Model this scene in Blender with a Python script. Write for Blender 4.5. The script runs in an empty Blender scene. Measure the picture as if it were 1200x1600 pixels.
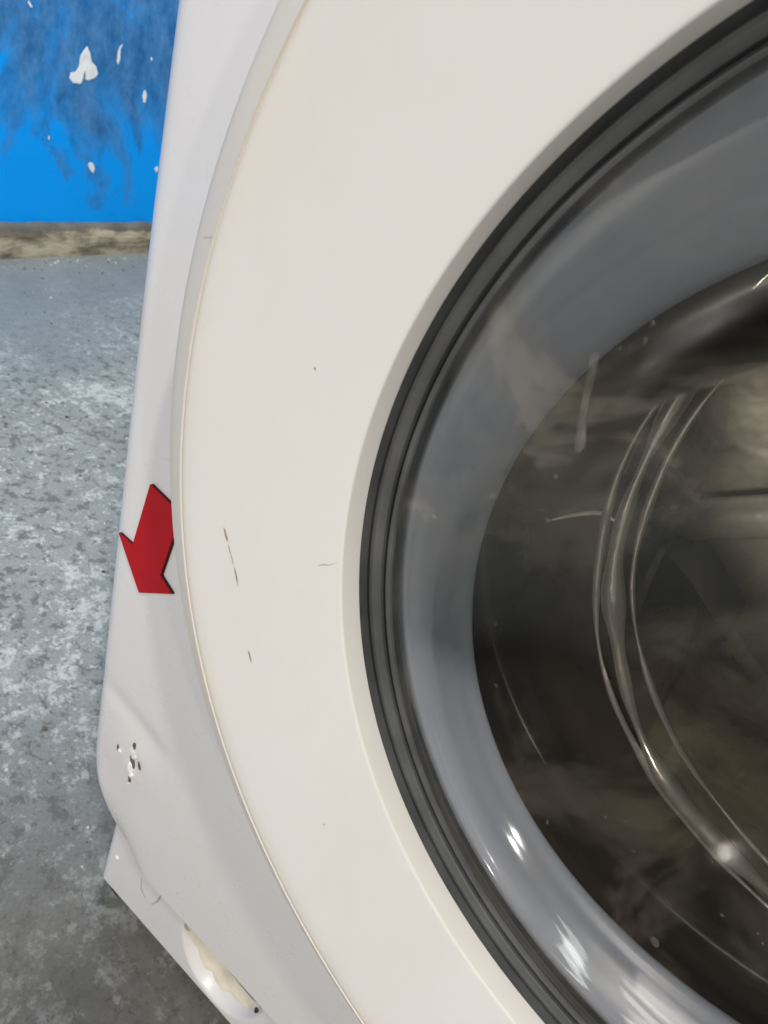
import bpy, bmesh, math, random
from mathutils import Vector, Matrix
import numpy as np

S = bpy.context.scene
C = S.collection

# ---------------------------------------------------------------- camera
CAM = Vector((-0.07337, -0.17963, 0.55394))
YAW, PITCH, ROLL, FPX = 0.46443, -0.54324, 0.33047, 1100.0
d = Vector((-math.sin(YAW)*math.cos(PITCH), math.cos(YAW)*math.cos(PITCH), math.sin(PITCH)))
r0 = d.cross(Vector((0, 0, 1))).normalized()
u0 = r0.cross(d)
rr = math.cos(ROLL)*r0 + math.sin(ROLL)*u0
uu = -math.sin(ROLL)*r0 + math.cos(ROLL)*u0
camd = bpy.data.cameras.new('camera')
cam = bpy.data.objects.new('camera', camd)
C.objects.link(cam)
cam.matrix_world = Matrix(((rr.x, uu.x, -d.x, CAM.x), (rr.y, uu.y, -d.y, CAM.y), (rr.z, uu.z, -d.z, CAM.z), (0, 0, 0, 1)))
camd.sensor_fit = 'HORIZONTAL'
camd.sensor_width = 36.0
camd.lens = 36.0*FPX/1200.0
camd.clip_start = 0.01
camd.clip_end = 100
camd.dof.use_dof = True
camd.dof.focus_distance = 0.28
camd.dof.aperture_fstop = 32
S.camera = cam

# ---------------------------------------------------------------- world, lamps, exposure
W = bpy.data.worlds.new('World')
S.world = W
W.use_nodes = True
W.node_tree.nodes['Background'].inputs[0].default_value = (1.0, 0.98, 0.95, 1)
W.node_tree.nodes['Background'].inputs[1].default_value = 0.15

def lamp(name, loc, target, sx, sy, power, col):
    l = bpy.data.lights.new(name, 'AREA')
    l.shape = 'RECTANGLE'; l.size = sx; l.size_y = sy; l.energy = power; l.color = col
    o = bpy.data.objects.new(name, l); C.objects.link(o)
    o.location = loc
    o.rotation_euler = (Vector(target)-Vector(loc)).to_track_quat('-Z', 'Y').to_euler()
    return o
lamp('ceiling_tube_light', (0.62, -0.70, 2.10), (0, 0, 0.4), 0.06, 0.14, 19, (1.0, 0.95, 0.88))
for k in range(2):
    lamp('front_fill_light', (0.15, -1.55-.6*k, 2.3), (-0.1, 0, 0.4), 1.4, 0.22, 8, (1.0, 0.95, 0.90))  # added front fill, split into strips for striped reflections in the glass
for k in range(3):
    lamp('skylight', (1.14+.11*k, -0.93, 2.3), (0, 0, 0.4), 0.06, 0.34, 0.8, (0.95, 1.0, 0.97))
lamp('drum_fill_light', (0.1, -3.6, 0.80), (0, 0.1, 0.4), 0.5, 0.5, 46, (1.0, 0.94, 0.88))  # added low fill that reaches the back of the drum
lamp('highlight_lamp', (1.1, -3.6, 0.95), (0, 0.1, 0.4), 0.05, 0.08, 0.45, (1.0, 0.92, 0.84))  # small added lamp, only makes a highlight in the glass
lamp('right_fill_light', (1.75, -1.3, 1.48), (0, 0, 0.4), 0.08, 0.08, 8, (1.0, 0.96, 0.92))  # added to brighten the gasket's left side and glint in the glass
lamp('left_front_fill', (-1.3, -2.3, 1.9), (-0.2, 0, 0.4), 1.0, 1.0, 10, (1.0, 0.96, 0.91))  # added soft fill, placed outside the door glass reflections
lamp('side_fill_light', (-0.45, 0.9, 2.4), (-1.5, 0.9, 0.2), 0.5, 1.6, 57, (1.0, 0.98, 0.96))  # added to brighten the blue wall and the floor beside it

S.view_settings.view_transform = 'Standard'
S.view_settings.look = 'None'
S.view_settings.gamma = 1
S.view_settings.exposure = -0.10
S.view_settings.use_curve_mapping = False
S.render.engine = 'CYCLES'
S.cycles.use_denoising = True
S.cycles.use_adaptive_sampling = True
S.cycles.adaptive_threshold = 0.02
S.cycles.max_bounces = 6
S.cycles.transparent_max_bounces = 12

# ---------------------------------------------------------------- helpers
random.seed(4)
ZC = 0.46975          # height of the door axis
PI = math.pi

class NT:
    def __init__(self, name):
        self.m = bpy.data.materials.new(name); self.m.use_nodes = True
        self.t = self.m.node_tree
        self.b = self.t.nodes['Principled BSDF']
        self.out = self.t.nodes['Material Output']
        self.geo = self.t.nodes.new('ShaderNodeTexCoord')
    def n(self, typ, **kw):
        nd = self.t.nodes.new(typ)
        for k, v in kw.items():
            if k.startswith('i_'):
                nd.inputs[k[2:]].default_value = v
            else:
                setattr(nd, k, v)
        return nd
    def l(self, a, b): self.t.links.new(a, b)
    def co(self): return self.geo.outputs['Object']
    def mapped(self, scale=(1, 1, 1), loc=(0, 0, 0)):
        m = self.n('ShaderNodeMapping'); m.inputs['Scale'].default_value = scale; m.inputs['Location'].default_value = loc
        self.l(self.co(), m.inputs['Vector']); return m.outputs[0]
    def noise(self, scale, detail=4, rough=.55, vec=None, dist=0):
        nd = self.n('ShaderNodeTexNoise')
        nd.inputs['Scale'].default_value = scale; nd.inputs['Detail'].default_value = detail
        nd.inputs['Roughness'].default_value = rough; nd.inputs['Distortion'].default_value = dist
        self.l(vec if vec else self.co(), nd.inputs['Vector'])
        return nd.outputs['Fac']
    def ramp(self, fac, stops, interp='LINEAR'):
        nd = self.n('ShaderNodeValToRGB'); nd.color_ramp.interpolation = interp
        el = nd.color_ramp.elements
        while len(el) < len(stops): el.new(0.5)
        for e, (p, c) in zip(el, stops):
            e.position = p; e.color = c if len(c) == 4 else (*c, 1)
        self.l(fac, nd.inputs[0]); return nd.outputs[0]
    def mix(self, fac, a, b, mode='MIX'):
        nd = self.n('ShaderNodeMix', data_type='RGBA', blend_type=mode)
        for s, v in ((nd.inputs[0], fac), (nd.inputs[6], a), (nd.inputs[7], b)):
            if isinstance(v, (int, float)): s.default_value = v
            elif isinstance(v, tuple): s.default_value = v if len(v) == 4 else (*v, 1)
            else: self.l(v, s)
        return nd.outputs[2]
    def math(self, op, a, b=0.0, clamp=False):
        nd = self.n('ShaderNodeMath', operation=op, use_clamp=clamp)
        for s, v in ((nd.inputs[0], a), (nd.inputs[1], b)):
            if isinstance(v, (int, float)): s.default_value = v
            else: self.l(v, s)
        return nd.outputs[0]
    def bump(self, h, strength, dist=0.001):
        nd = self.n('ShaderNodeBump'); nd.inputs['Strength'].default_value = strength; nd.inputs['Distance'].default_value = dist
        self.l(h, nd.inputs['Height']); self.l(nd.outputs[0], self.b.inputs['Normal'])
    def set(self, **kw):
        for k, v in kw.items():
            s = self.b.inputs[k.replace('_', ' ')]
            if isinstance(v, (int, float)): s.default_value = v
            elif isinstance(v, tuple): s.default_value = v if len(v) == 4 else (*v, 1)
            else: self.l(v, s)
        return self

def link(name, me, mat, parent=None, smooth=None):
    o = bpy.data.objects.new(name, me); C.objects.link(o)
    if mat: me.materials.append(mat)
    if parent: o.parent = parent
    if smooth is not None:
        me.polygons.foreach_set('use_smooth', [True]*len(me.polygons))
        me.set_sharp_from_angle(angle=math.radians(smooth))
    return o

def mesh(verts, faces, name='m'):
    me = bpy.data.meshes.new(name); me.from_pydata(verts, [], faces); me.update(); return me

def fix_normals(me):
    bm = bmesh.new(); bm.from_mesh(me); bmesh.ops.recalc_face_normals(bm, faces=bm.faces); bm.to_mesh(me); bm.free(); return me

def spline(pts, n=6):
    """Catmull-Rom through tuples."""
    P = [np.array(p, float) for p in pts]; P = [2*P[0]-P[1]] + P + [2*P[-1]-P[-2]]
    out = []
    for i in range(1, len(P)-2):
        for k in range(n):
            t = k/n; a, b, c, e = P[i-1], P[i], P[i+1], P[i+2]
            out.append(.5*((2*b)+(-a+c)*t+(2*a-5*b+4*c-e)*t*t+(-a+3*b-3*c+e)*t**3))
    out.append(P[-2]); return out

def revolve(prof, N=240, close=False, wob=0.0):
    """prof: (r, y[, cx, cz]) stations about the door axis."""
    V, F = [], []
    for p in prof:
        r, y = p[0], p[1]; cx, cz = (p[2], p[3]) if len(p) > 2 else (0, 0)
        for k in range(N):
            a = 2*PI*k/N
            w = r*(1+wob*math.sin(3*a+1))
            V.append((cx+w*math.cos(a), y, ZC+cz+w*math.sin(a)))
    n = len(prof)
    for i in range(n if close else n-1):
        j = (i+1) % n
        for k in range(N):
            F.append((i*N+k, i*N+(k+1) % N, j*N+(k+1) % N, j*N+k))
    return fix_normals(mesh(V, F))

def thing(name, label, cat, loc=(0, 0, 0)):
    o = bpy.data.objects.new(name, None); C.objects.link(o); o.location = loc
    o.empty_display_size = .05
    o['label'] = label; o['category'] = cat; return o

def tube(path, rad, N=12, cap=True, flat=1.0):
    """Tube along a list of Vector; rad float or list."""
    V, F = [], []
    n = len(path)
    for i, p in enumerate(path):
        t = (path[min(i+1, n-1)]-path[max(i-1, 0)]).normalized()
        a = t.cross(Vector((0, 1, 0)))
        if a.length < 1e-3: a = t.cross(Vector((1, 0, 0)))
        a.normalize(); b = t.cross(a).normalized()
        r = rad[i] if isinstance(rad, (list, tuple)) else rad
        for k in range(N):
            w = 2*PI*k/N
            V.append(tuple(p + a*(r*math.cos(w)) + b*(r*flat*math.sin(w))))
    for i in range(n-1):
        for k in range(N):
            F.append((i*N+k, i*N+(k+1) % N, (i+1)*N+(k+1) % N, (i+1)*N+k))
    if cap:
        F.append(tuple(range(N))); F.append(tuple((n-1)*N+k for k in range(N)))
    return fix_normals(mesh(V, F))

def blob_outline(n, rx, rz, rough, seed, rot=0):
    rnd = random.Random(seed); out = []
    ph = [rnd.uniform(0, 6.28) for _ in range(5)]
    for k in range(n):
        a = 2*PI*k/n
        w = 1+rough*(.5*math.sin(2*a+ph[0])+.35*math.sin(3*a+ph[1])+.3*math.sin(5*a+ph[2])+.2*math.sin(8*a+ph[3]))
        x, z = rx*w*math.cos(a), rz*w*math.sin(a)
        out.append((x*math.cos(rot)-z*math.sin(rot), x*math.sin(rot)+z*math.cos(rot)))
    return out

# ---------------------------------------------------------------- materials
def m_panel():
    t = NT('white enamelled steel')
    n1 = t.noise(9, 4); n2 = t.noise(55, 3)
    c = t.mix(t.ramp(n1, [(.35, (0, 0, 0)), (.75, (1, 1, 1))]), (.755, .735, .715), (.725, .70, .675))
    t.set(Base_Color=c, Roughness=t.math('ADD', .22, t.math('MULTIPLY', n2, .14)), Coat_Weight=.35, Coat_Roughness=.12)
    return t.m
def m_ring():
    t = NT('yellowed white plastic')
    n1 = t.noise(6, 5, .6); n2 = t.noise(30, 4)
    c = t.mix(t.ramp(n1, [(.3, (0, 0, 0)), (.75, (1, 1, 1))]), (.725, .705, .668), (.70, .675, .635))
    dirt = t.ramp(t.noise(48, 6, .7), [(.62, (0, 0, 0)), (.9, (1, 1, 1))])
    c = t.mix(t.math('MULTIPLY', dirt, .22), c, (.50, .44, .36))
    vd = t.n('ShaderNodeVectorMath', operation='DISTANCE'); vd.inputs[1].default_value = (0, -.03, ZC); t.l(t.co(), vd.inputs[0])
    ed = t.ramp(t.math('ADD', vd.outputs['Value'], t.math('MULTIPLY', t.math('SUBTRACT', t.noise(26, 5, .65), .5), .022)), [(.212, (0, 0, 0)), (.222, (.55, .55, .55)), (.234, (.95, .95, .95))])
    c = t.mix(t.math('MULTIPLY', t.ramp(t.noise(3.5, 3), [(.42, (0, 0, 0)), (.7, (1, 1, 1))]), .5), c, (.72, .70, .66))
    c = t.mix(t.math('MULTIPLY', t.ramp(t.noise(9, 6, .7, t.mapped((1, 1, .45))), [(.50, (0, 0, 0)), (.72, (1, 1, 1))]), .35), c, (.64, .60, .53))
    c = t.mix(ed, c, (.80, .715, .575))
    t.set(Base_Color=c, Roughness=t.math('ADD', .40, t.math('MULTIPLY', n2, .16)), Specular_IOR_Level=.35)
    t.bump(t.noise(900, 2), .05, .0004)
    return t.m
def m_plinth():
    t = NT('white plinth plastic')
    c = t.mix(t.noise(14, 4), (.70, .69, .68), (.76, .745, .72))
    t.set(Base_Color=c, Roughness=.3)
    return t.m
def simple(name, col, rough, metal=0.0, nscale=40, var=.12, bump=0, bscale=300, spec=.5):
    t = NT(name)
    c = t.mix(t.ramp(t.noise(nscale, 5), [(.3, (0, 0, 0)), (.7, (1, 1, 1))]),
              tuple(v*(1-var) for v in col), tuple(min(1, v*(1+var)) for v in col))
    t.set(Base_Color=c, Roughness=rough, Metallic=metal, Specular_IOR_Level=spec)
    if bump: t.bump(t.noise(bscale, 4), bump, .001)
    return t.m
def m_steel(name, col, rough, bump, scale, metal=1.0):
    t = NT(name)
    n = t.ramp(t.noise(17, 5, .6, dist=.8), [(.36, (0, 0, 0)), (.47, (.5, .5, .5)), (.53, (.6, .6, .6)), (.62, (1, 1, 1))])  # blotches painted into the steel colour to look like mottled reflections
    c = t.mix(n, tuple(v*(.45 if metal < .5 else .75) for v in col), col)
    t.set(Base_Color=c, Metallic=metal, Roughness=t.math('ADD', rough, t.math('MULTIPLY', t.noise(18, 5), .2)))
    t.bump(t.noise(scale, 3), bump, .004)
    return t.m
def m_glass():
    t = NT('door glass')
    t.t.nodes.remove(t.b)
    tr = t.n('ShaderNodeBsdfTransparent'); tr.inputs[0].default_value = (.915, .91, .90, 1)
    gl = t.n('ShaderNodeBsdfGlossy'); gl.inputs['Roughness'].default_value = .075
    fr = t.n('ShaderNodeFresnel'); fr.inputs['IOR'].default_value = 1.5
    bp = t.n('ShaderNodeBump'); bp.inputs['Strength'].default_value = .07; bp.inputs['Distance'].default_value = .003
    t.l(t.noise(26, 2), bp.inputs['Height']); t.l(bp.outputs[0], gl.inputs['Normal'])
    df = t.n('ShaderNodeBsdfDiffuse'); df.inputs[0].default_value = (.58, .53, .42, 1)
    mx = t.n('ShaderNodeMixShader'); t.l(fr.outputs[0], mx.inputs[0]); t.l(tr.outputs[0], mx.inputs[1]); t.l(gl.outputs[0], mx.inputs[2])
    sm = t.ramp(t.noise(19, 4, .62, dist=.7), [(.50, (0, 0, 0)), (.56, (.022, .022, .022)), (.63, (.03, .03, .03)), (.67, (.10, .10, .10)), (.8, (.14, .14, .14))])      # smears painted as warm blotchy reflections; dried drops below
    dr = t.ramp(t.noise(230, 2, .5), [(.755, (0, 0, 0)), (.79, (.10, .10, .10))])
    ad = t.math('ADD', sm, dr)
    mx2 = t.n('ShaderNodeMixShader'); t.l(ad, mx2.inputs[0]); t.l(mx.outputs[0], mx2.inputs[1]); t.l(df.outputs[0], mx2.inputs[2])
    t.l(mx2.outputs[0], t.out.inputs[0])
    return t.m
def m_floor():
    t = NT('worn painted concrete')
    big = t.noise(2.2, 4, .55); med = t.noise(48, 6, .74); fine = t.noise(150, 5, .72); patch = t.noise(9, 3, .5)
    mixn = t.math('ADD', t.math('MULTIPLY', med, .6), t.math('MULTIPLY', fine, .4))
    c = t.mix(t.noise(20, 5), (.215, .238, .228), (.33, .357, .340))
    dn = t.math('ADD', t.noise(62, 6, .75, t.mapped((1, 1, 1), (3.1, 1.7, 0))), t.math('MULTIPLY', t.math('SUBTRACT', .5, patch), .20))
    c = t.mix(t.ramp(dn, [(.525, (0, 0, 0)), (.575, (1, 1, 1))]), c, (.135, .142, .135))
    wn = t.math('ADD', mixn, t.math('MULTIPLY', t.math('SUBTRACT', patch, .5), .32))
    c = t.mix(t.ramp(wn, [(.525, (0, 0, 0)), (.57, (.75, .75, .75)), (.68, (1, 1, 1))]), c, t.mix(fine, (.40, .43, .415), (.67, .70, .68)))
    # smooth intact paint beside the wall, worn concrete in the traffic area
    sp = t.n('ShaderNodeSeparateXYZ'); t.l(t.co(), sp.inputs[0])
    wob = t.math('MULTIPLY', t.math('SUBTRACT', big, .5), .6)
    nearwall = t.n('ShaderNodeMapRange'); nearwall.inputs[1].default_value = -1.02; nearwall.inputs[2].default_value = -1.30
    t.l(t.math('ADD', sp.outputs[0], wob), nearwall.inputs[0])
    smooth = t.mix(t.noise(14, 6, .6), (.155, .188, .195), (.25, .29, .297))
    c = t.mix(t.math('MULTIPLY', nearwall.outputs[0], .85), c, smooth)
    grit = t.noise(340, 3, .7)
    c = t.mix(t.math('MULTIPLY', t.ramp(grit, [(.38, (1, 1, 1)), (.5, (0, 0, 0))]), .35), c, (.12, .125, .12))
    c = t.mix(t.math('MULTIPLY', t.ramp(grit, [(.58, (0, 0, 0)), (.68, (1, 1, 1))]), .35), c, (.62, .66, .66))
    # brown dirt plus a standing person's shadow, painted in front of the machine
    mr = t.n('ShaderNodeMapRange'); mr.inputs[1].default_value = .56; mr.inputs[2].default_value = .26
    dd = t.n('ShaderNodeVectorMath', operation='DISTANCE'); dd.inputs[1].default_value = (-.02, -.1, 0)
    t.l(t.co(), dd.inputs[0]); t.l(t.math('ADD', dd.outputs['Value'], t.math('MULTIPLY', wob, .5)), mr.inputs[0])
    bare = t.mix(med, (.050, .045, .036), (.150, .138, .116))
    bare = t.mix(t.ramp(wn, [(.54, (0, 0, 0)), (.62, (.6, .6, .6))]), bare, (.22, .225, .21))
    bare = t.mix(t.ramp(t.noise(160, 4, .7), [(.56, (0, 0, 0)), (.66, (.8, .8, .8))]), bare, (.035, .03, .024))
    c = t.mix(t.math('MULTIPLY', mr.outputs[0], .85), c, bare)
    t.set(Base_Color=c, Roughness=t.math('ADD', .3, t.math('MULTIPLY', fine, .45)))
    t.bump(mixn, .5, .002)
    return t.m
def m_wall():
    t = NT('blue wall paint')
    st = t.noise(4.5, 8, .68, t.mapped((1, 1.3, .95)), dist=.9)
    sp = t.n('ShaderNodeSeparateXYZ'); t.l(t.co(), sp.inputs[0])
    h = t.n('ShaderNodeMapRange'); h.inputs[1].default_value = .15; h.inputs[2].default_value = .40
    t.l(sp.outputs[2], h.inputs[0])
    g = t.ramp(t.math('ADD', t.math('MULTIPLY', st, .9), t.math('MULTIPLY', h.outputs[0], .26)), [(.53, (0, 0, 0)), (.58, (.55, .55, .55)), (.69, (1, 1, 1))])
    blue = t.mix(t.noise(8, 4), (.0, .31, .95), (.0, .34, .98))
    streak = t.ramp(t.noise(15, 7, .75, t.mapped((1, 1.5, 1.0))), [(.36, (0, 0, 0)), (.66, (1, 1, 1))])
    grime = t.mix(streak, (.02, .08, .20), (.10, .24, .46))
    c = t.mix(t.math('MULTIPLY', g, .8), blue, grime)
    marks = t.ramp(t.noise(24, 5, .7, t.mapped((1, 1.2, 2))), [(.64, (0, 0, 0)), (.70, (1, 1, 1))])
    c = t.mix(t.math('MULTIPLY', marks, .35), c, (.03, .07, .14))
    t.set(Base_Color=c, Roughness=.45, Specular_IOR_Level=.2)
    t.bump(t.noise(40, 5), .2, .002)
    return t.m
def m_skirt():
    t = NT('bare weathered skirting')
    n = t.noise(16, 6, .65, t.mapped((1, .6, 2)))
    c = t.ramp(n, [(.34, (.07, .06, .045)), (.46, (.22, .19, .14)), (.55, (.42, .37, .27)), (.68, (.55, .50, .40))])
    sp = t.n('ShaderNodeSeparateXYZ'); t.l(t.co(), sp.inputs[0])
    e = t.math('ADD', sp.outputs[2], t.math('MULTIPLY', t.math('SUBTRACT', t.noise(30, 5, .7), .5), .03))
    c = t.mix(t.ramp(e, [(.052, (0, 0, 0)), (.058, (.85, .85, .85))]), c, (.105, .11, .11))       # old grey paint along the top edge
    t.set(Base_Color=c, Roughness=.8); t.bump(n, .8, .006)
    return t.m

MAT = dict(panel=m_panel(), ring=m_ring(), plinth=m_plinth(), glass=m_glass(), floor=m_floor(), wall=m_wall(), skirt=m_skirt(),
    black=simple('black door seal', (.018, .019, .02), .32), trim=simple('dark grey trim', (.07, .072, .075), .4, nscale=45, var=.3),
    rubber=simple('grey rubber bellows', (.30, .33, .39), .34, nscale=12, var=.10, bump=.05, bscale=60),
    throat=simple('dark inner bellows', (.046, .035, .020), .26, nscale=13, var=.85),  # throat: brown blotches in the colour suggest busy reflections
    steel=m_steel('drum steel', (.86, .78, .61), .2, .7, 16, .15), rim=m_steel('polished drum rim', (.82, .78, .68), .10, .6, 30, .7), band=m_steel('brushed steel band', (.92, .87, .72), .25, .4, 30, .1), rib=m_steel('pale highlight steel', (.93, .88, .72), .25, .3, 30, .0),  # rib: pale colour standing in for bright reflected lines
    red=simple('red magnet face', (.44, .008, .014), .5, nscale=30, var=.05, spec=.15), magnet=simple('black magnet backing', (.012, .012, .014), .5),
    chip=simple('dark bare metal', (.13, .095, .075), .45), flake=simple('white paint flake', (.85, .84, .82), .4),
    smudge=simple('dark red smudge', (.20, .008, .012), .5), foot=simple('black rubber foot', (.012, .012, .012), .6), splash=simple('white paint splash', (.80, .84, .86), .5),
    dirt=simple('tan soap residue', (.74, .67, .53), .6, nscale=60, var=.14), scratch=simple('dark scratch', (.33, .26, .20), .5, nscale=300, var=.5), scuff=simple('brown scuff', (.40, .35, .30), .5, nscale=200, var=.3))

# ---------------------------------------------------------------- setting: floor, wall
def floor():
    n = 8
    V = [(-1.62+(6.0)*i/n, -2.2+6.2*j/n, 0) for i in range(n+1) for j in range(n+1)]
    F = [(i*(n+1)+j, (i+1)*(n+1)+j, (i+1)*(n+1)+j+1, i*(n+1)+j+1) for i in range(n) for j in range(n)]
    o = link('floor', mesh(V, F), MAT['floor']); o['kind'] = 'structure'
    o['label'] = 'worn blue grey painted concrete floor'
    return o
floor()
WA = math.atan2(-(-1.5462+1.5205), 1.0266-.6377)     # the wall runs away a little to the left
def wall():
    V = [(0, -3, -.02), (0, 4, -.02), (0, 4, 2.6), (0, -3, 2.6), (-.12, -3, -.02), (-.12, 4, -.02), (-.12, 4, 2.6), (-.12, -3, 2.6)]
    F = [(0, 1, 2, 3), (4, 7, 6, 5), (0, 4, 5, 1), (3, 2, 6, 7), (0, 3, 7, 4), (1, 5, 6, 2)]
    w = link('wall', fix_normals(mesh(V, F)), MAT['wall']); w['kind'] = 'structure'
    w['label'] = 'blue painted wall with grime and white paint spots'
    w.location = (-1.536, .6377, 0); w.rotation_euler = (0, 0, WA)
    # skirting: uneven, crumbling top edge
    rnd = random.Random(2)
    prof = [(0.0005, .0), (.016, .0), (.0165, .03), (.0155, .058), (.012, .066), (.006, .070), (.0005, .070)]
    V, F = [], []
    N = 420
    for i in range(N+1):
        y = -2.2+5.6*i/N
        j1 = .0025*math.sin(y*23)+.002*math.sin(y*71+1)+rnd.uniform(-.0016, .0016)
        for k, (x, z) in enumerate(prof):
            e = 1 if k in (3, 4, 5) else (.5 if k == 2 else 0)
            V.append((max(.0005, x+e*j1*.9+(rnd.uniform(-.001, .001) if e else 0)), y, z+(e*j1 if k > 2 else 0)))
    m = len(prof)
    for i in range(N):
        for k in range(m-1):
            F.append((i*m+k, (i+1)*m+k, (i+1)*m+k+1, i*m+k+1))
    link('skirting_board', fix_normals(mesh(V, F)), MAT['skirt'], w, 40)
    return w
WALL = wall()

# rays of the photograph meet the wall here: used only to lay the paint spots out on the wall
def pix_ray(u, v):
    return (d + rr*((u-600)/FPX) + uu*((800-v)/FPX)).normalized()
def on_wall(u, v):
    n = Vector((math.cos(WA), math.sin(WA), 0)); q = Vector((-1.536, .6377, 0)); r = pix_ray(u, v)
    p = CAM + r*((q-CAM).dot(n)/r.dot(n))
    l = p-q
    return (l.x*-math.sin(WA)+l.y*math.cos(WA), p.z)
def on_y(u, v, y):
    r = pix_ray(u, v); return CAM + r*((y-CAM.y)/r.y)
def paint_spot(px_poly):
    pts = [on_wall(u, v) for u, v in px_poly]
    n = len(pts); t = .0012
    V = [(.0006, y, z) for y, z in pts]+[(t, y+(sum(p[0] for p in pts)/n-y)*.06, z+(sum(p[1] for p in pts)/n-z)*.06) for y, z in pts]
    F = [tuple(range(n, 2*n))]+[(k, (k+1) % n, n+(k+1) % n, n+k) for k in range(n)]
    return link('paint_spot', fix_normals(mesh(V, F)), MAT['splash'], WALL)
spots = [
    [(136, 72), (141, 84), (143, 96), (150, 104), (153, 116), (148, 122), (137, 126), (133, 124), (133, 113), (131, 112), (129, 124), (126, 131), (114, 130), (108, 122), (110, 113), (118, 112), (123, 104), (125, 88), (131, 78)],
    [(191, 69), (188, 76), (187, 94), (184, 101), (182, 96), (184, 80), (187, 73)],
    [(227, 140), (229, 148), (227, 160), (224, 161), (222, 150), (224, 144)],
    [(141, 253), (146, 256), (148, 264), (145, 271), (140, 265), (137, 257)],
    [(245, 259), (247, 263), (244, 270), (241, 264)],
    [(44, 0), (48, 6), (51, 12), (47, 11), (43, 4)],
    [(76, 211), (77.5, 215), (76, 219), (74.5, 215)],
    [(236, 88), (238, 92), (236, 96), (235, 92)],
]
for s in spots: paint_spot(s)

# loose grit on the floor
def grit():
    t = NT('grit'); g = t.n('ShaderNodeNewGeometry')
    t.set(Base_Color=t.ramp(g.outputs['Random Per Island'], [(.0, (.05, .045, .035)), (.45, (.14, .13, .11)), (.7, (.34, .36, .35)), (1.0, (.7, .73, .72))]), Roughness=.8)
    rnd = random.Random(11)
    V, F = [], []
    for _ in range(1500):
        x = rnd.uniform(-1.5, -.12); y = rnd.uniform(-.05, 1.25)
        if rnd.random() < .35: x = -1.515+abs(rnd.gauss(0, .03)); y = rnd.uniform(.2, 1.4)
        if x > -.30 and y > -.0: continue
        r = .0007+.0022*rnd.random()**3
        b = len(V); k = 6; ph = rnd.uniform(0, 6)
        for h, w in ((0, 1), (.6, .8)):
            for i in range(k):
                a = 2*PI*i/k+ph; rr_ = r*w*rnd.uniform(.6, 1.2)
                V.append((x+rr_*math.cos(a), y+rr_*math.sin(a), r*h+(.0 if h == 0 else rnd.uniform(-.1, .2)*r)))
        F.append(tuple(range(b+k, b+2*k)))
        for i in range(k): F.append((b+i, b+(i+1) % k, b+k+(i+1) % k, b+k+i))
    o = link('grit', mesh(V, F), t.m); o['kind'] = 'stuff'; o['label'] = 'loose grit scattered over the concrete floor'; o['category'] = 'grit'
    return o
grit()

# ---------------------------------------------------------------- the washing machine
WM = thing('washing_machine', 'white front loading washing machine with round glass door and dented lower corner', 'washing machine', (0, 0, 0))
HW, RC, DEP, ZB, ZT = .300, .012, .56, .110, .82

def left_edge(z):
    s = 0.0
    if z > .44: s += .0022*((z-.44)/.11)**1.5
    if z < .185: s += .030*((.185-z)/.075)**2.4
    return s

def dent(x, z):
    """y displacement of the sheet metal (positive = pushed in)."""
    y = 0.0
    fx = 1/(1+math.exp((x+.240)/.005))*(1-.75/(1+math.exp((x+.287)/.003)))                       # only near the left corner
    zc = .2360 - .20*(x+.286)
    y += .0010*fx*math.exp(-((z-zc)/.0075)**2)               # the crease
    y -= .0010*math.exp(-((x+.262)/.026)**2-((z-.198)/.020)**2)
    y += .0009*math.exp(-((x+.252)/.012)**2-((z-.222)/.010)**2)
    y += .0012*math.exp(-((x+.259)/.004)**2-((z-.200)/.006)**2)
    if z < .16: y += .008*((.16-z)/.05)**2*(1/(1+math.exp((x+.275)/.008)))
    return y

def front_panel():
    # horizontal cross-section: side, rounded corner, flat front, rounded corner, side
    sec = []
    sec.append((-HW, DEP)); sec.append((-HW, .2)); sec.append((-HW, .05))
    for k in range(9):
        a = PI+ (PI/2)*k/8
        sec.append((-HW+RC+RC*math.cos(a), RC+RC*math.sin(a)))
    xs = list(np.arange(-HW+RC+.0022, -.20, .0022))+list(np.arange(-.20, HW-RC-.004, .006))
    sec += [(float(x), 0.0) for x in xs]
    for k in range(9):
        a = -PI/2+(PI/2)*k/8
        sec.append((HW-RC+RC*math.cos(a), RC+RC*math.sin(a)))
    sec += [(HW, .05), (HW, .2), (HW, DEP)]
    zs = [ZB-.0, ZB+.0012]+list(np.arange(ZB+.003, .26, .0022))+list(np.arange(.262, ZT, .006))+[ZT]
    V, F = [], []
    m = len(sec)
    for iz, z in enumerate(zs):
        z = float(z)
        s = left_edge(z)
        for (x, y) in sec:
            wl = max(0, min(1, (-x-.15)/.14))
            xx = x + s*wl**2
            yy = y + (dent(x, z) if x < -.15 else 0)
            if iz == 0: yy += .0016 if y < .05 else 0
            V.append((xx, yy, z))
    for i in range(len(zs)-1):
        for k in range(m-1):
            q = (i*m+k, i*m+k+1, (i+1)*m+k+1, (i+1)*m+k)
            cx = sum(V[j][0] for j in q)/4; cz = sum(V[j][2] for j in q)/4; cy = sum(V[j][1] for j in q)/4
            if cy < .05 and math.hypot(cx, cz-ZC) < .190: continue
            F.append(q)
    # folded-in bottom flange
    base = len(V)
    for (x, y) in sec:
        wl = max(0, min(1, (-x-.15)/.14))
        V.append((x*.985+left_edge(ZB)*wl**2, y+.016+(dent(x, ZB) if x < -.15 else 0), ZB+.001))
    for k in range(m-1):
        F.append((k, base+k, base+k+1, k+1))
    me = mesh(V, F)
    return link('front_panel', me, MAT['panel'], WM, 35)
PANEL = front_panel()

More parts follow.
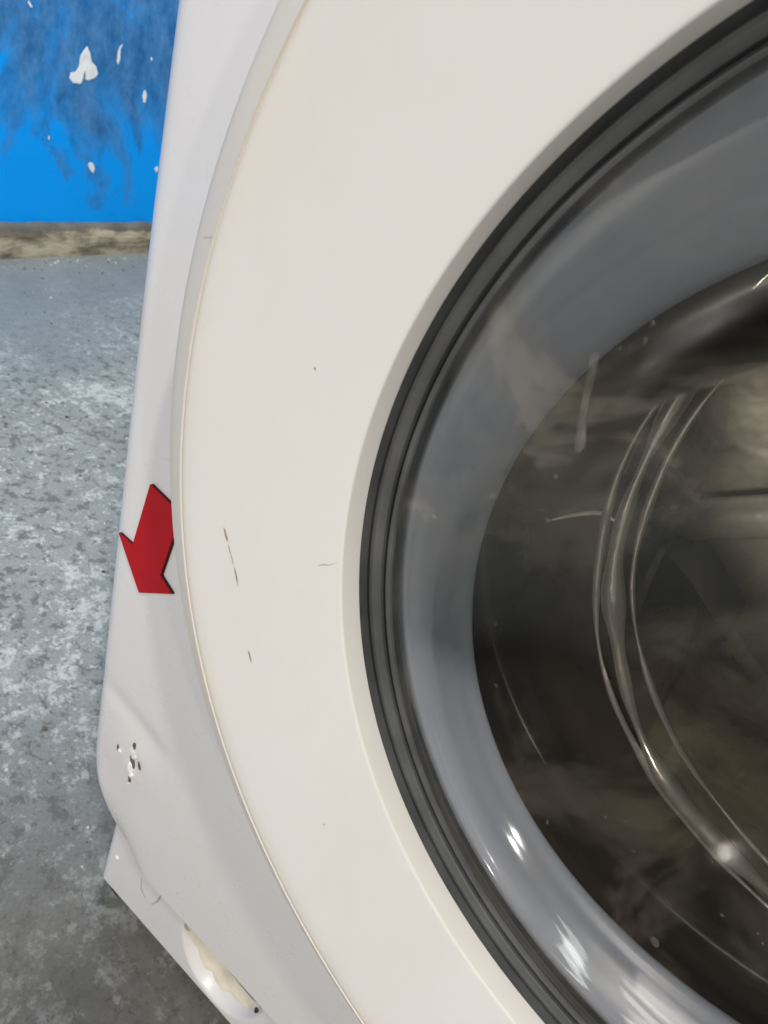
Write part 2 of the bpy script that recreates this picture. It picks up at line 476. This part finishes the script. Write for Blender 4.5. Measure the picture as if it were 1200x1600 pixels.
def box(x0, x1, y0, y1, z0, z1, bev=.004):
    bm = bmesh.new()
    bmesh.ops.create_cube(bm, size=1)
    for v in bm.verts:
        v.co = Vector(((x0+x1)/2+v.co.x*(x1-x0), (y0+y1)/2+v.co.y*(y1-y0), (z0+z1)/2+v.co.z*(z1-z0)))
    if bev: bmesh.ops.bevel(bm, geom=bm.edges[:], offset=bev, segments=3, affect='EDGES')
    me = bpy.data.meshes.new('m'); bm.to_mesh(me); bm.free(); return me
link('worktop', box(-.302, .302, -.004, .57, ZT+.0015, ZT+.032, .008), MAT['panel'], WM, 40)
link('rear_panel', box(-.296, .296, DEP+.0015, DEP+.012, .02, ZT-.003, .003), MAT['panel'], WM, 40)

# plinth with the finger scoop of the filter flap
def scoop(x, z):
    e = (abs((x+.178)/.0370)**2.2 + abs((z-.070)/.056)**2.2)
    if e >= 1: return 0.0
    return .013*(1-e**2.2)
def plinth():
    sec = []
    xs = [-.299+.004*(1-math.cos(k*PI/12)) for k in range(6)]
    X = [(-.2985, .50), (-.2985, .10)]+[(-.2985+.006*(1-math.cos(PI/2*k/6)), .020+.006*(1-math.sin(PI/2*k/6))) for k in range(7)]
    X += [(float(x), .020) for x in np.arange(-.290, -.125, .0016)]+[(float(x), .020) for x in np.arange(-.125, .292, .02)]
    X += [(.2985-.006*(1-math.sin(PI/2*k/6)), .020+.006*(1-math.cos(PI/2*k/6))) for k in range(7)]+[(.2985, .10), (.2985, .50)]
    zs = [.0098, .0104, .012]+list(np.arange(.0135, .106, .0016))
    V, F = [], []
    m = len(X)
    for iz, z in enumerate(zs):
        z = float(z)
        for (x, y) in X:
            yy = y+scoop(x, z)+(.002 if iz == 0 else 0)
            top = max(0, (z-.085)/.02)
            xx = x+.006*((z-.01)/.07)*max(0, min(1, (-x-.22)/.07))**2
            V.append((xx, yy+.003*top, z))
    for i in range(len(zs)-1):
        for k in range(m-1): F.append((i*m+k, i*m+k+1, (i+1)*m+k+1, (i+1)*m+k))
    b = len(V)
    for (x, y) in X: V.append((x*.97, y+.012, .0098))
    for k in range(m-1): F.append((k, b+k, b+k+1, k+1))
    return link('plinth', mesh(V, F), MAT['plinth'], WM, 50)
PLINTH = plinth()

def on_scoop(u, v):
    y = .025
    for _ in range(25):
        p = on_y(u, v, y); y = .5*y+.5*(.020+scoop(p.x, p.z))
    return on_y(u, v, y)
def residue():
    """Lumpy tan deposit lying in the scoop."""
    up = [(292, 1447), (305, 1466), (322, 1487), (342, 1510), (362, 1534), (382, 1558), (397, 1574)]
    lo = [(294, 1452), (306, 1478), (317, 1502), (331, 1524), (349, 1545), (369, 1562), (394, 1577)]
    U, L = spline(up, 6), spline(lo, 6)
    V, F = [], []
    nz = 10; n = len(U)
    for i in range(n):
        for j in range(nz+1):
            t = j/nz
            wv = 1+.10*math.sin(i*.62)+.05*math.sin(i*1.31+1)
            u = U[i][0]+8+(L[i][0]-U[i][0]-8)*t*wv; v = U[i][1]-6+(L[i][1]-U[i][1]+6)*t*wv
            p = on_scoop(u, v)
            e = min(1, (1-t)*4)*min(1, min(i, n-1-i)/3)
            V.append((p.x, p.y-.0002-.0011*e*(.8+.2*math.sin(i*.6)*math.sin(j*.7)), p.z))
    for i in range(n-1):
        for j in range(nz): F.append((i*(nz+1)+j, (i+1)*(nz+1)+j, (i+1)*(nz+1)+j+1, i*(nz+1)+j+1))
    return link('residue', mesh(V, F), MAT['dirt'], PLINTH, 60)
residue()

# scuff ring, white fleck and the small plug on the plinth
def ribbon(name, px, wid, y, mat, parent):
    P3 = [Vector(p) for p in spline([tuple(on_y(u, v, y)) for u, v in px], 4)]
    V, F = [], []; n = len(P3)
    for i, p in enumerate(P3):
        t = (P3[min(i+1, n-1)]-P3[max(i-1, 0)]).normalized(); sd = t.cross(Vector((0, 1, 0))).normalized()
        w = wid*(.35+.65*math.sin(PI*i/(n-1)))*(.8+.2*math.sin(i*2.1))
        for k in (-1, 1): V.append(tuple(p+sd*(k*w)))
    for i in range(n-1): F.append((2*i, 2*i+1, 2*i+3, 2*i+2))
    return link(name, mesh(V, F), MAT[mat], parent)
ribbon('scuff_mark', [(222, 1372), (220, 1384), (223, 1396), (229, 1406)], .00035, .0197, 'scuff', PLINTH)
ribbon('scuff_mark', [(236, 1413), (245, 1409), (251, 1400), (253, 1393)], .00075, .0197, 'scuff', PLINTH)
def disc_bump(c, r, h, n=10, seed=0):
    o = blob_outline(n, r, r, .25, seed)
    V = [(c.x+x, c.y, c.z+z) for x, z in o]+[(c.x+x*.6, c.y-h, c.z+z*.6) for x, z in o]
    F = [tuple(range(n, 2*n))]+[(k, (k+1) % n, n+(k+1) % n, n+k) for k in range(n)]
    return fix_normals(mesh(V, F))
link('paint_fleck', disc_bump(on_y(183, 1339, .0202), .0022, .0012, seed=3), MAT['flake'], PLINTH, 60)
link('plug', disc_bump(on_y(402, 1577, .0205), .0016, .002, seed=5), MAT['foot'], PLINTH, 40)
link('scuff_mark', disc_bump(on_y(292, 1449, .0197), .0028, .0006, seed=9), MAT['scuff'], PLINTH, 40)

# feet
def foot(x, y):
    prof = [(.0, .0), (.011, .0), (.012, .003), (.011, .0075), (.008, .009), (.006, .011), (.006, .03), (0, .03)]
    V, F = [], []; N = 28
    for r, z in prof:
        for k in range(N): V.append((x+r*math.cos(2*PI*k/N), y+r*math.sin(2*PI*k/N), z))
    for i in range(len(prof)-1):
        for k in range(N): F.append((i*N+k, i*N+(k+1) % N, (i+1)*N+(k+1) % N, (i+1)*N+k))
    return link('foot', fix_normals(mesh(V, F)), MAT['foot'], WM, 40)
for x, y in ((-.283, .0335), (.268, .052), (-.268, .51), (.268, .51)): foot(x, y)

# paint chips at the dent (dark gouges with curled white flakes)
def chip(u, v, L, Wd, rot, seed, mat='chip', lift=.0004, name='paint_chip'):
    c = on_y(u, v, 0.0); y = dent(c.x, c.z)
    o = blob_outline(14, L, Wd, .35, seed, rot)
    V = [(c.x+x, dent(c.x+x, c.z+z)+.0002, c.z+z) for x, z in o]+[(c.x+x*.8, dent(c.x+x*.8, c.z+z*.8)-lift, c.z+z*.8) for x, z in o]
    F = [tuple(range(14, 28))]+[(k, (k+1) % 14, 14+(k+1) % 14, 14+k) for k in range(14)]
    return link(name, fix_normals(mesh(V, F)), MAT[mat], PANEL, 40)
for a in ((187, 1168, .0030, .0013, 1.9), (211, 1165, .0028, .0013, 1.9), (208, 1190, .0042, .0018, 2.0), (219, 1196, .0034, .0013, 2.0), (204, 1217, .0034, .0014, 1.7)):
    chip(*a, seed=int(a[0]))
for a in ((189.5, 1171, .0016, .0008, 2.2), (209, 1171, .0024, .0012, 2.0), (211, 1182, .0026, .0014, 1.2), (205, 1198, .0030, .0015, 1.9), (207, 1209, .0024, .0013, 1.5), (203, 1222, .0014, .0009, 1.5)):
    chip(*a, seed=int(a[1]), mat='flake', lift=.0009, name='paint_flake')

# ---------------------------------------------------------------- door
RING = [(.2305, -.0015), (.2322, -.006), (.2330, -.020), (.2330, -.0315), (.2324, -.0342), (.2312, -.0358), (.2292, -.0370), (.2250, -.0390), (.2212, -.0406),
        (.2203, -.0410), (.2200, -.0401), (.2196, -.0401), (.2193, -.0408), (.2187, -.04105), (.2170, -.0412), (.2130, -.0406), (.2080, -.0396), (.1900, -.0357), (.1700, -.03135), (.1650, -.03020), (.1630, -.02973), (.1623, -.02955), (.1619, -.02935), (.1617, -.0290), (.1616, -.0286), (.1613, -.0220), (.1612, -.0212), (.1612, -.012), (.170, -.0095), (.200, -.004)]
DOOR = link('door', revolve(RING, 320), MAT['ring'], WM, 50)
def ring_y(x, z):
    r = math.hypot(x, z-ZC)
    P = RING[14:21]
    for a, b in zip(P[:-1], P[1:]):
        if b[0] <= r <= a[0]: return b[1]+(a[1]-b[1])*(r-b[0])/(a[0]-b[0])
    return -.0418
def on_ring(u, v):
    y = -.040
    for _ in range(12):
        p = on_y(u, v, y); y = ring_y(p.x, p.z)
    return on_y(u, v, y)
def scratch(pts, wid, mat='scratch'):
    P3 = [on_ring(u, v) for u, v in pts]
    V, F = [], []
    for i, p in enumerate(P3):
        t = (P3[min(i+1, len(P3)-1)]-P3[max(i-1, 0)]).normalized(); s = t.cross(Vector((0, 1, 0))).normalized()
        for k in (-1, 1):
            q = p+s*(k*wid[i]*.6); V.append((q.x, ring_y(q.x, q.z)-.00012, q.z))
    for i in range(len(P3)-1): F.append((2*i, 2*i+1, 2*i+3, 2*i+2))
    return link('scratch', mesh(V, F), MAT[mat], DOOR)
scratch([(350, 824), (351.5, 829), (353, 836), (355, 842), (356, 846)], [.0001, .0005, .0007, .0005, .0001])
scratch([(357, 851), (359, 860), (361, 866), (363, 874), (365, 883)], [.0001, .0003, .0002, .0004, .0001], 'scuff')
scratch([(366, 886), (368, 893), (370, 903), (372, 916)], [.0001, .0004, .0004, .0001])
scratch([(388, 1016), (389.5, 1021), (391, 1027), (393, 1035)], [.0001, .0005, .0006, .0001])
scratch([(491, 574), (492.5, 576), (493, 579)], [.0002, .0005, .0001])
scratch([(497, 884), (506, 882), (514, 883), (527, 879)], [.0001, .0003, .0002, .0001], 'scuff')
scratch([(504, 1287), (506, 1288), (508, 1289)], [.0001, .0005, .0001], 'scuff')
scratch([(318, 372), (323, 371), (329, 371)], [.0001, .0004, .0002], 'scuff')

# black trim between the plastic ring and the glass: three lips with dark grooves
link('door_seal', revolve([(.1611, -.0211), (.1609, -.0172), (.1604, -.0160), (.1599, -.0174), (.1592, -.0182), (.1580, -.0184), (.1564, -.0176), (.1558, -.0168), (.1555, -.0138), (.1551, -.0136),
     (.1548, -.0156), (.1543, -.0163), (.1536, -.0164), (.1530, -.0160), (.1527, -.0150), (.1525, -.0120), (.160, -.010)], 300), MAT['trim'], DOOR, 28)

# glass bowl: outer skin, then back along the inner skin
G = [(.1530, -.0150, 0, 0), (.1485, -.0145, -.001, -.001), (.142, -.0130, -.003, -.004), (.133, -.0095, -.007, -.010), (.123, -.003, -.010, -.015),
     (.112, .0065, -.011, -.016), (.098, .0185, -.010, -.014), (.080, .0300, -.007, -.010), (.058, .0395, -.004, -.006), (.030, .0455, -.001, -.002), (.004, .0470, 0, 0)]
Gs = [tuple(g) for g in spline(G, 5)]
Gi = [(max(.002, g[0]+.0010), g[1]+.0040, g[2], g[3]) for g in Gs]
Gi[-1] = (.003, Gs[-1][1]+.004, 0, 0)
link('glass_bowl', revolve(Gs+Gi[::-1], 200), MAT['glass'], DOOR, 60)

Q = [Vector(p) for p in spline([tuple(on_y(u, v, .0665)) for u, v in ((862, 812), (900, 804), (935, 801), (957, 811), (974, 823))], 5)]
GLINT = (Q, [.0003+.0007*math.sin(PI*(i+.5)/len(Q)) for i in range(len(Q))])
# dried trickle and a few water beads on the glass
GP = [(Vector((g[2]+g[0]*math.cos(a), g[1], ZC+g[3]+g[0]*math.sin(a)))) for g in Gs for a in [2*PI*k/360 for k in range(360)]]
GPN = np.array([tuple(p) for p in GP])
def on_glass(u, v):
    r = np.array(tuple(pix_ray(u, v))); w = GPN-np.array(tuple(CAM)); t = w@r
    k = int(np.argmin(np.linalg.norm(w-t[:, None]*r, axis=1)))
    return CAM+Vector(tuple(r))*float(t[k])
def m_water():
    t = NT('dried water film'); t.t.nodes.remove(t.b)
    tr = t.n('ShaderNodeBsdfTransparent'); df = t.n('ShaderNodeBsdfPrincipled')
    df.inputs['Base Color'].default_value = (.62, .55, .48, 1); df.inputs['Roughness'].default_value = .15
    mx = t.n('ShaderNodeMixShader'); t.l(t.ramp(t.noise(120, 4), [(.35, (.02, .02, .02)), (.7, (.13, .13, .13))]), mx.inputs[0])
    t.l(tr.outputs[0], mx.inputs[1]); t.l(df.outputs[0], mx.inputs[2]); t.l(mx.outputs[0], t.out.inputs[0])
    return t.m
MAT['water'] = m_water()
def trickle(px, wid):
    P3 = [on_glass(u, v)-pix_ray(u, v)*.0012 for u, v in px]
    P3 = [Vector(p) for p in spline([tuple(p) for p in P3], 4)]; n = len(P3)
    W2 = [w[0] for w in spline([(w, 0) for w in wid], 4)]
    return link('water_trickle', tube(P3, [max(.0002, w) for w in W2], 8, flat=.35), MAT['water'], DOOR, 60)
trickle([(930, 552), (924, 585), (915, 625), (910, 660), (906, 692), (903, 708)], [.0012, .0011, .0010, .0011, .0016, .0006])
def bead(u, v, r, seed):
    c = on_glass(u, v)-pix_ray(u, v)*.0004
    rnd = random.Random(seed)
    V, F = [], []; N = 10
    for j, (k, h) in enumerate(((1, 0), (.8, .45), (.45, .75), (.05, .85))):
        for i in range(N):
            a = 2*PI*i/N; w = 1+.2*math.sin(2*a+seed)
            V.append((c.x+r*k*w*math.cos(a), c.y-r*.5*h, c.z+r*k*w*1.25*math.sin(a)))
    for j in range(3):
        for i in range(N): F.append((j*N+i, j*N+(i+1) % N, (j+1)*N+(i+1) % N, (j+1)*N+i))
    return link('water_bead', fix_normals(mesh(V, F)), MAT['water'], DOOR, 60)
for k, (u, v, r) in enumerate(((808, 662, .0009), (868, 745, .0007), (855, 812, .0008), (1020, 505, .0006), (1008, 533, .0007), (985, 540, .0006), (968, 545, .0005), (990, 1330, .0007), (1128, 1430, .0006), (1023, 1472, .0016))):
    bead(u, v, r, k)

# ---------------------------------------------------------------- gasket and drum behind the glass
B = (-.010, -.016)
GK = [(.1600, -.0085, 0, 0), (.1535, -.0080, 0, 0), (.150, -.0060, -.001, -.001), (.1455, -.0035, -.002, -.0035),
      (.138, .0010, -.005, -.008), (.1315, .0048, -.0075, -.012), (.1265, .0085, -.0095, -.0155), (.1242, .0115, -.010, -.016), (.1240, .0140, -.010, -.016), (.1262, .0165, -.010, -.016), (.132, .019, -.009, -.014)]
GASKET = link('door_gasket', revolve([tuple(g) for g in spline(GK, 4)], 240), MAT['rubber'], WM, 60)
TH = [(.1325, .0192, -.009, -.014), (.146, .026, -.006, -.008), (.160, .036, 0, 0), (.168, .050, .005, .0), (.170, .064, .008, .002), (.158, .0665, .020, .004), (.1415, .0675, .030, .006)]
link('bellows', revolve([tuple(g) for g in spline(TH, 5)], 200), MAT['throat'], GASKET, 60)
link('bellows_glint', tube(GLINT[0], GLINT[1], 8), MAT['rib'], GASKET, 60)  # pale tube added as a highlight line beside the bellows
RM = (.030, .006)
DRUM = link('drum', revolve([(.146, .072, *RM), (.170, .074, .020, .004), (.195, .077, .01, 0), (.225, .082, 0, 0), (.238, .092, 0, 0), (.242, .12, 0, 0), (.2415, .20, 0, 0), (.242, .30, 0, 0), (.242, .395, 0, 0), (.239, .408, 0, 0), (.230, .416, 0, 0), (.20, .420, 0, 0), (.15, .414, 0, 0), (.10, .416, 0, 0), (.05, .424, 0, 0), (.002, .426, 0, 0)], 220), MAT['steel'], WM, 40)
def rim_line(name, r, y, tr, ph):
    n = 260
    P = []
    R2 = []
    for k in range(n+1):
        a = 2*PI*k/n
        q = r*(1+.006*math.sin(5*a+ph)+.003*math.sin(11*a+2*ph))
        P.append(Vector((RM[0]+q*math.cos(a), y+.0012*math.sin(7*a+ph), ZC+RM[1]+q*math.sin(a))))
        R2.append(tr*(1+.35*math.sin(9*a+ph)+.2*math.sin(23*a)))
    return link(name, tube(P, R2, 12, cap=False), MAT['rim'], DRUM, 60)
rim_line('drum_rim', .1375, .0655, .0030, .4)
rim_line('rim_bead', .1435, .0655, .0014, 1.9)
rim_line('rim_bead', .1310, .0720, .0012, 3.1)

def rib():
    # pressed rib across the drum's back wall
    pts = [(880, 806), (930, 801), (955, 812), (975, 824), (1000, 812), (1030, 801), (1060, 800), (1085, 788), (1130, 784), (1200, 780), (1300, 776), (1420, 772)]
    P3 = [on_y(u, v, .390) for u, v in pts]
    P3 = [Vector(p) for p in spline([tuple(p) for p in P3], 5)]
    n = len(P3)
    def bead_line(px, y, rad):
        Q = [Vector(p) for p in spline([tuple(on_y(u, v, y)) for u, v in px], 5)]
        k = len(Q)
        return link('bright_line', tube(Q, [1.35*rad*(.45+.55*math.sin(PI*(i+.5)/k)) for i in range(k)], 10), MAT['rib'], DRUM, 60)  # pale tubes stand in for bright reflected lines inside the drum
    bead_line([(984, 814), (1008, 772), (1030, 738), (1040, 730), (1052, 736), (1066, 756), (1080, 774), (1096, 789)], .386, .0034)
    bead_line([(1034, 868), (1052, 866), (1085, 905), (1120, 962), (1150, 1010), (1200, 1072), (1260, 1120)], .400, .0060)
    bead_line([(1036, 858), (1012, 905), (994, 955), (984, 1005), (984, 1062)], .330, .0030)
    link('bright_line', tube(P3, [.0018+.0022*min(1, i/n*2.2) for i in range(n)], 10), MAT['rib'], DRUM, 60)
    V, F = [], []
    m = 14
    for i, p in enumerate(P3):
        hgt = .010+.030*min(1, max(0, (i-10)/(n*.4)))
        for k in range(m+1):
            a = PI*k/m
            V.append((p.x, p.y+.006-.012*math.sin(a)*min(1, hgt/.03), p.z-hgt*.5*(1-math.cos(a))))
    for i in range(n-1):
        for k in range(m): F.append((i*(m+1)+k, (i+1)*(m+1)+k, (i+1)*(m+1)+k+1, i*(m+1)+k+1))
    return link('pressed_rib', fix_normals(mesh(V, F)), MAT['band'], DRUM, 60)
rib()
def lifter(ang, y0, y1):
    """Rounded triangular paddle on the drum wall."""
    V, F = [], []
    ns = 14
    for i in range(ns+1):
        t = i/ns; y = y0+(y1-y0)*t
        h = .050*min(1, 4*min(t+.12, 1-t+.12))
        for k in range(13):
            s = -1+2*k/12
            w = .034*s
            hh = h*(1-abs(s)**1.35)
            rad = .2405-hh
            a = ang+w/.24*(1)
            V.append((rad*math.cos(a), y, ZC+rad*math.sin(a)))
    for i in range(ns):
        for k in range(12): F.append((i*13+k, i*13+k+1, (i+1)*13+k+1, (i+1)*13+k))
    F.append(tuple(range(13))); F.append(tuple(ns*13+k for k in range(13)))
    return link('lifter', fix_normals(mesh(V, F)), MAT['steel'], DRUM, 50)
def paddle():
    # wedge added on the drum's back wall, coloured dark for a lifter's dark side
    px = [(1034, 866), (1046, 868), (1082, 912), (1112, 962), (1138, 1002), (1090, 1008), (1040, 1006), (992, 1014), (990, 985), (1000, 945), (1016, 903)]
    f = [on_y(u, v, .340) for u, v in px]; n = len(f)
    V = [tuple(p) for p in f]+[(p.x, .416, p.z) for p in f]
    F = [tuple(range(n)), tuple(range(2*n-1, n-1, -1))]+[(k, (k+1) % n, n+(k+1) % n, n+k) for k in range(n)]
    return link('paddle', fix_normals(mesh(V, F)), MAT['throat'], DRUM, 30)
paddle()
for a in (math.radians(252), math.radians(12), math.radians(132)): lifter(a, .20, .395)

# ---------------------------------------------------------------- red arrow magnet on the panel
def arrow():
    A = [(-.2734, .3788), (-.2799, .3410), (-.2904, .3416), (-.2716, .3175), (-.2502, .3324), (-.2591, .3371), (-.2524, .3758)]
    root = thing('arrow_magnet', 'red arrow shaped magnet stuck beside the door, pointing down at the dent', 'arrow', (-.2716, -.0001, .3175))
    def slab(poly, y0, y1, ins=0.0):
        cx = sum(p[0] for p in poly)/len(poly); cz = sum(p[1] for p in poly)/len(poly)
        bm = bmesh.new()
        vs = [bm.verts.new((x+.2716, y0, z-.3175)) for x, z in poly]
        f = bm.faces.new(vs)
        e = bmesh.ops.extrude_face_region(bm, geom=[f])
        for v in e['geom']:
            if isinstance(v, bmesh.types.BMVert): v.co.y = y1
        bmesh.ops.recalc_face_normals(bm, faces=bm.faces)
        bmesh.ops.bevel(bm, geom=[x for x in bm.edges], offset=.00025, segments=2, affect='EDGES')
        me = bpy.data.meshes.new('m'); bm.to_mesh(me); bm.free(); return me
    link('backing', slab(A, 0, -.0011), MAT['magnet'], root)
    A2 = [(x-.0002, z+.0002) for x, z in A]
    link('face', slab(A2, -.0012, -.0018), MAT['red'], root)
    sm = [on_y(u, v, -.00195) for u, v in ((223, 894), (224, 902), (227, 911), (229, 916))]
    V = []
    for p, w in zip(sm, (.0001, .0004, .0005, .0001)): V += [(p.x+.2716-w, -.00185, p.z-.3175), (p.x+.2716+w, -.00185, p.z-.3175)]
    link('smudge', mesh(V, [(2*i, 2*i+1, 2*i+3, 2*i+2) for i in range(3)]), MAT['smudge'], root)
    return root
arrow()
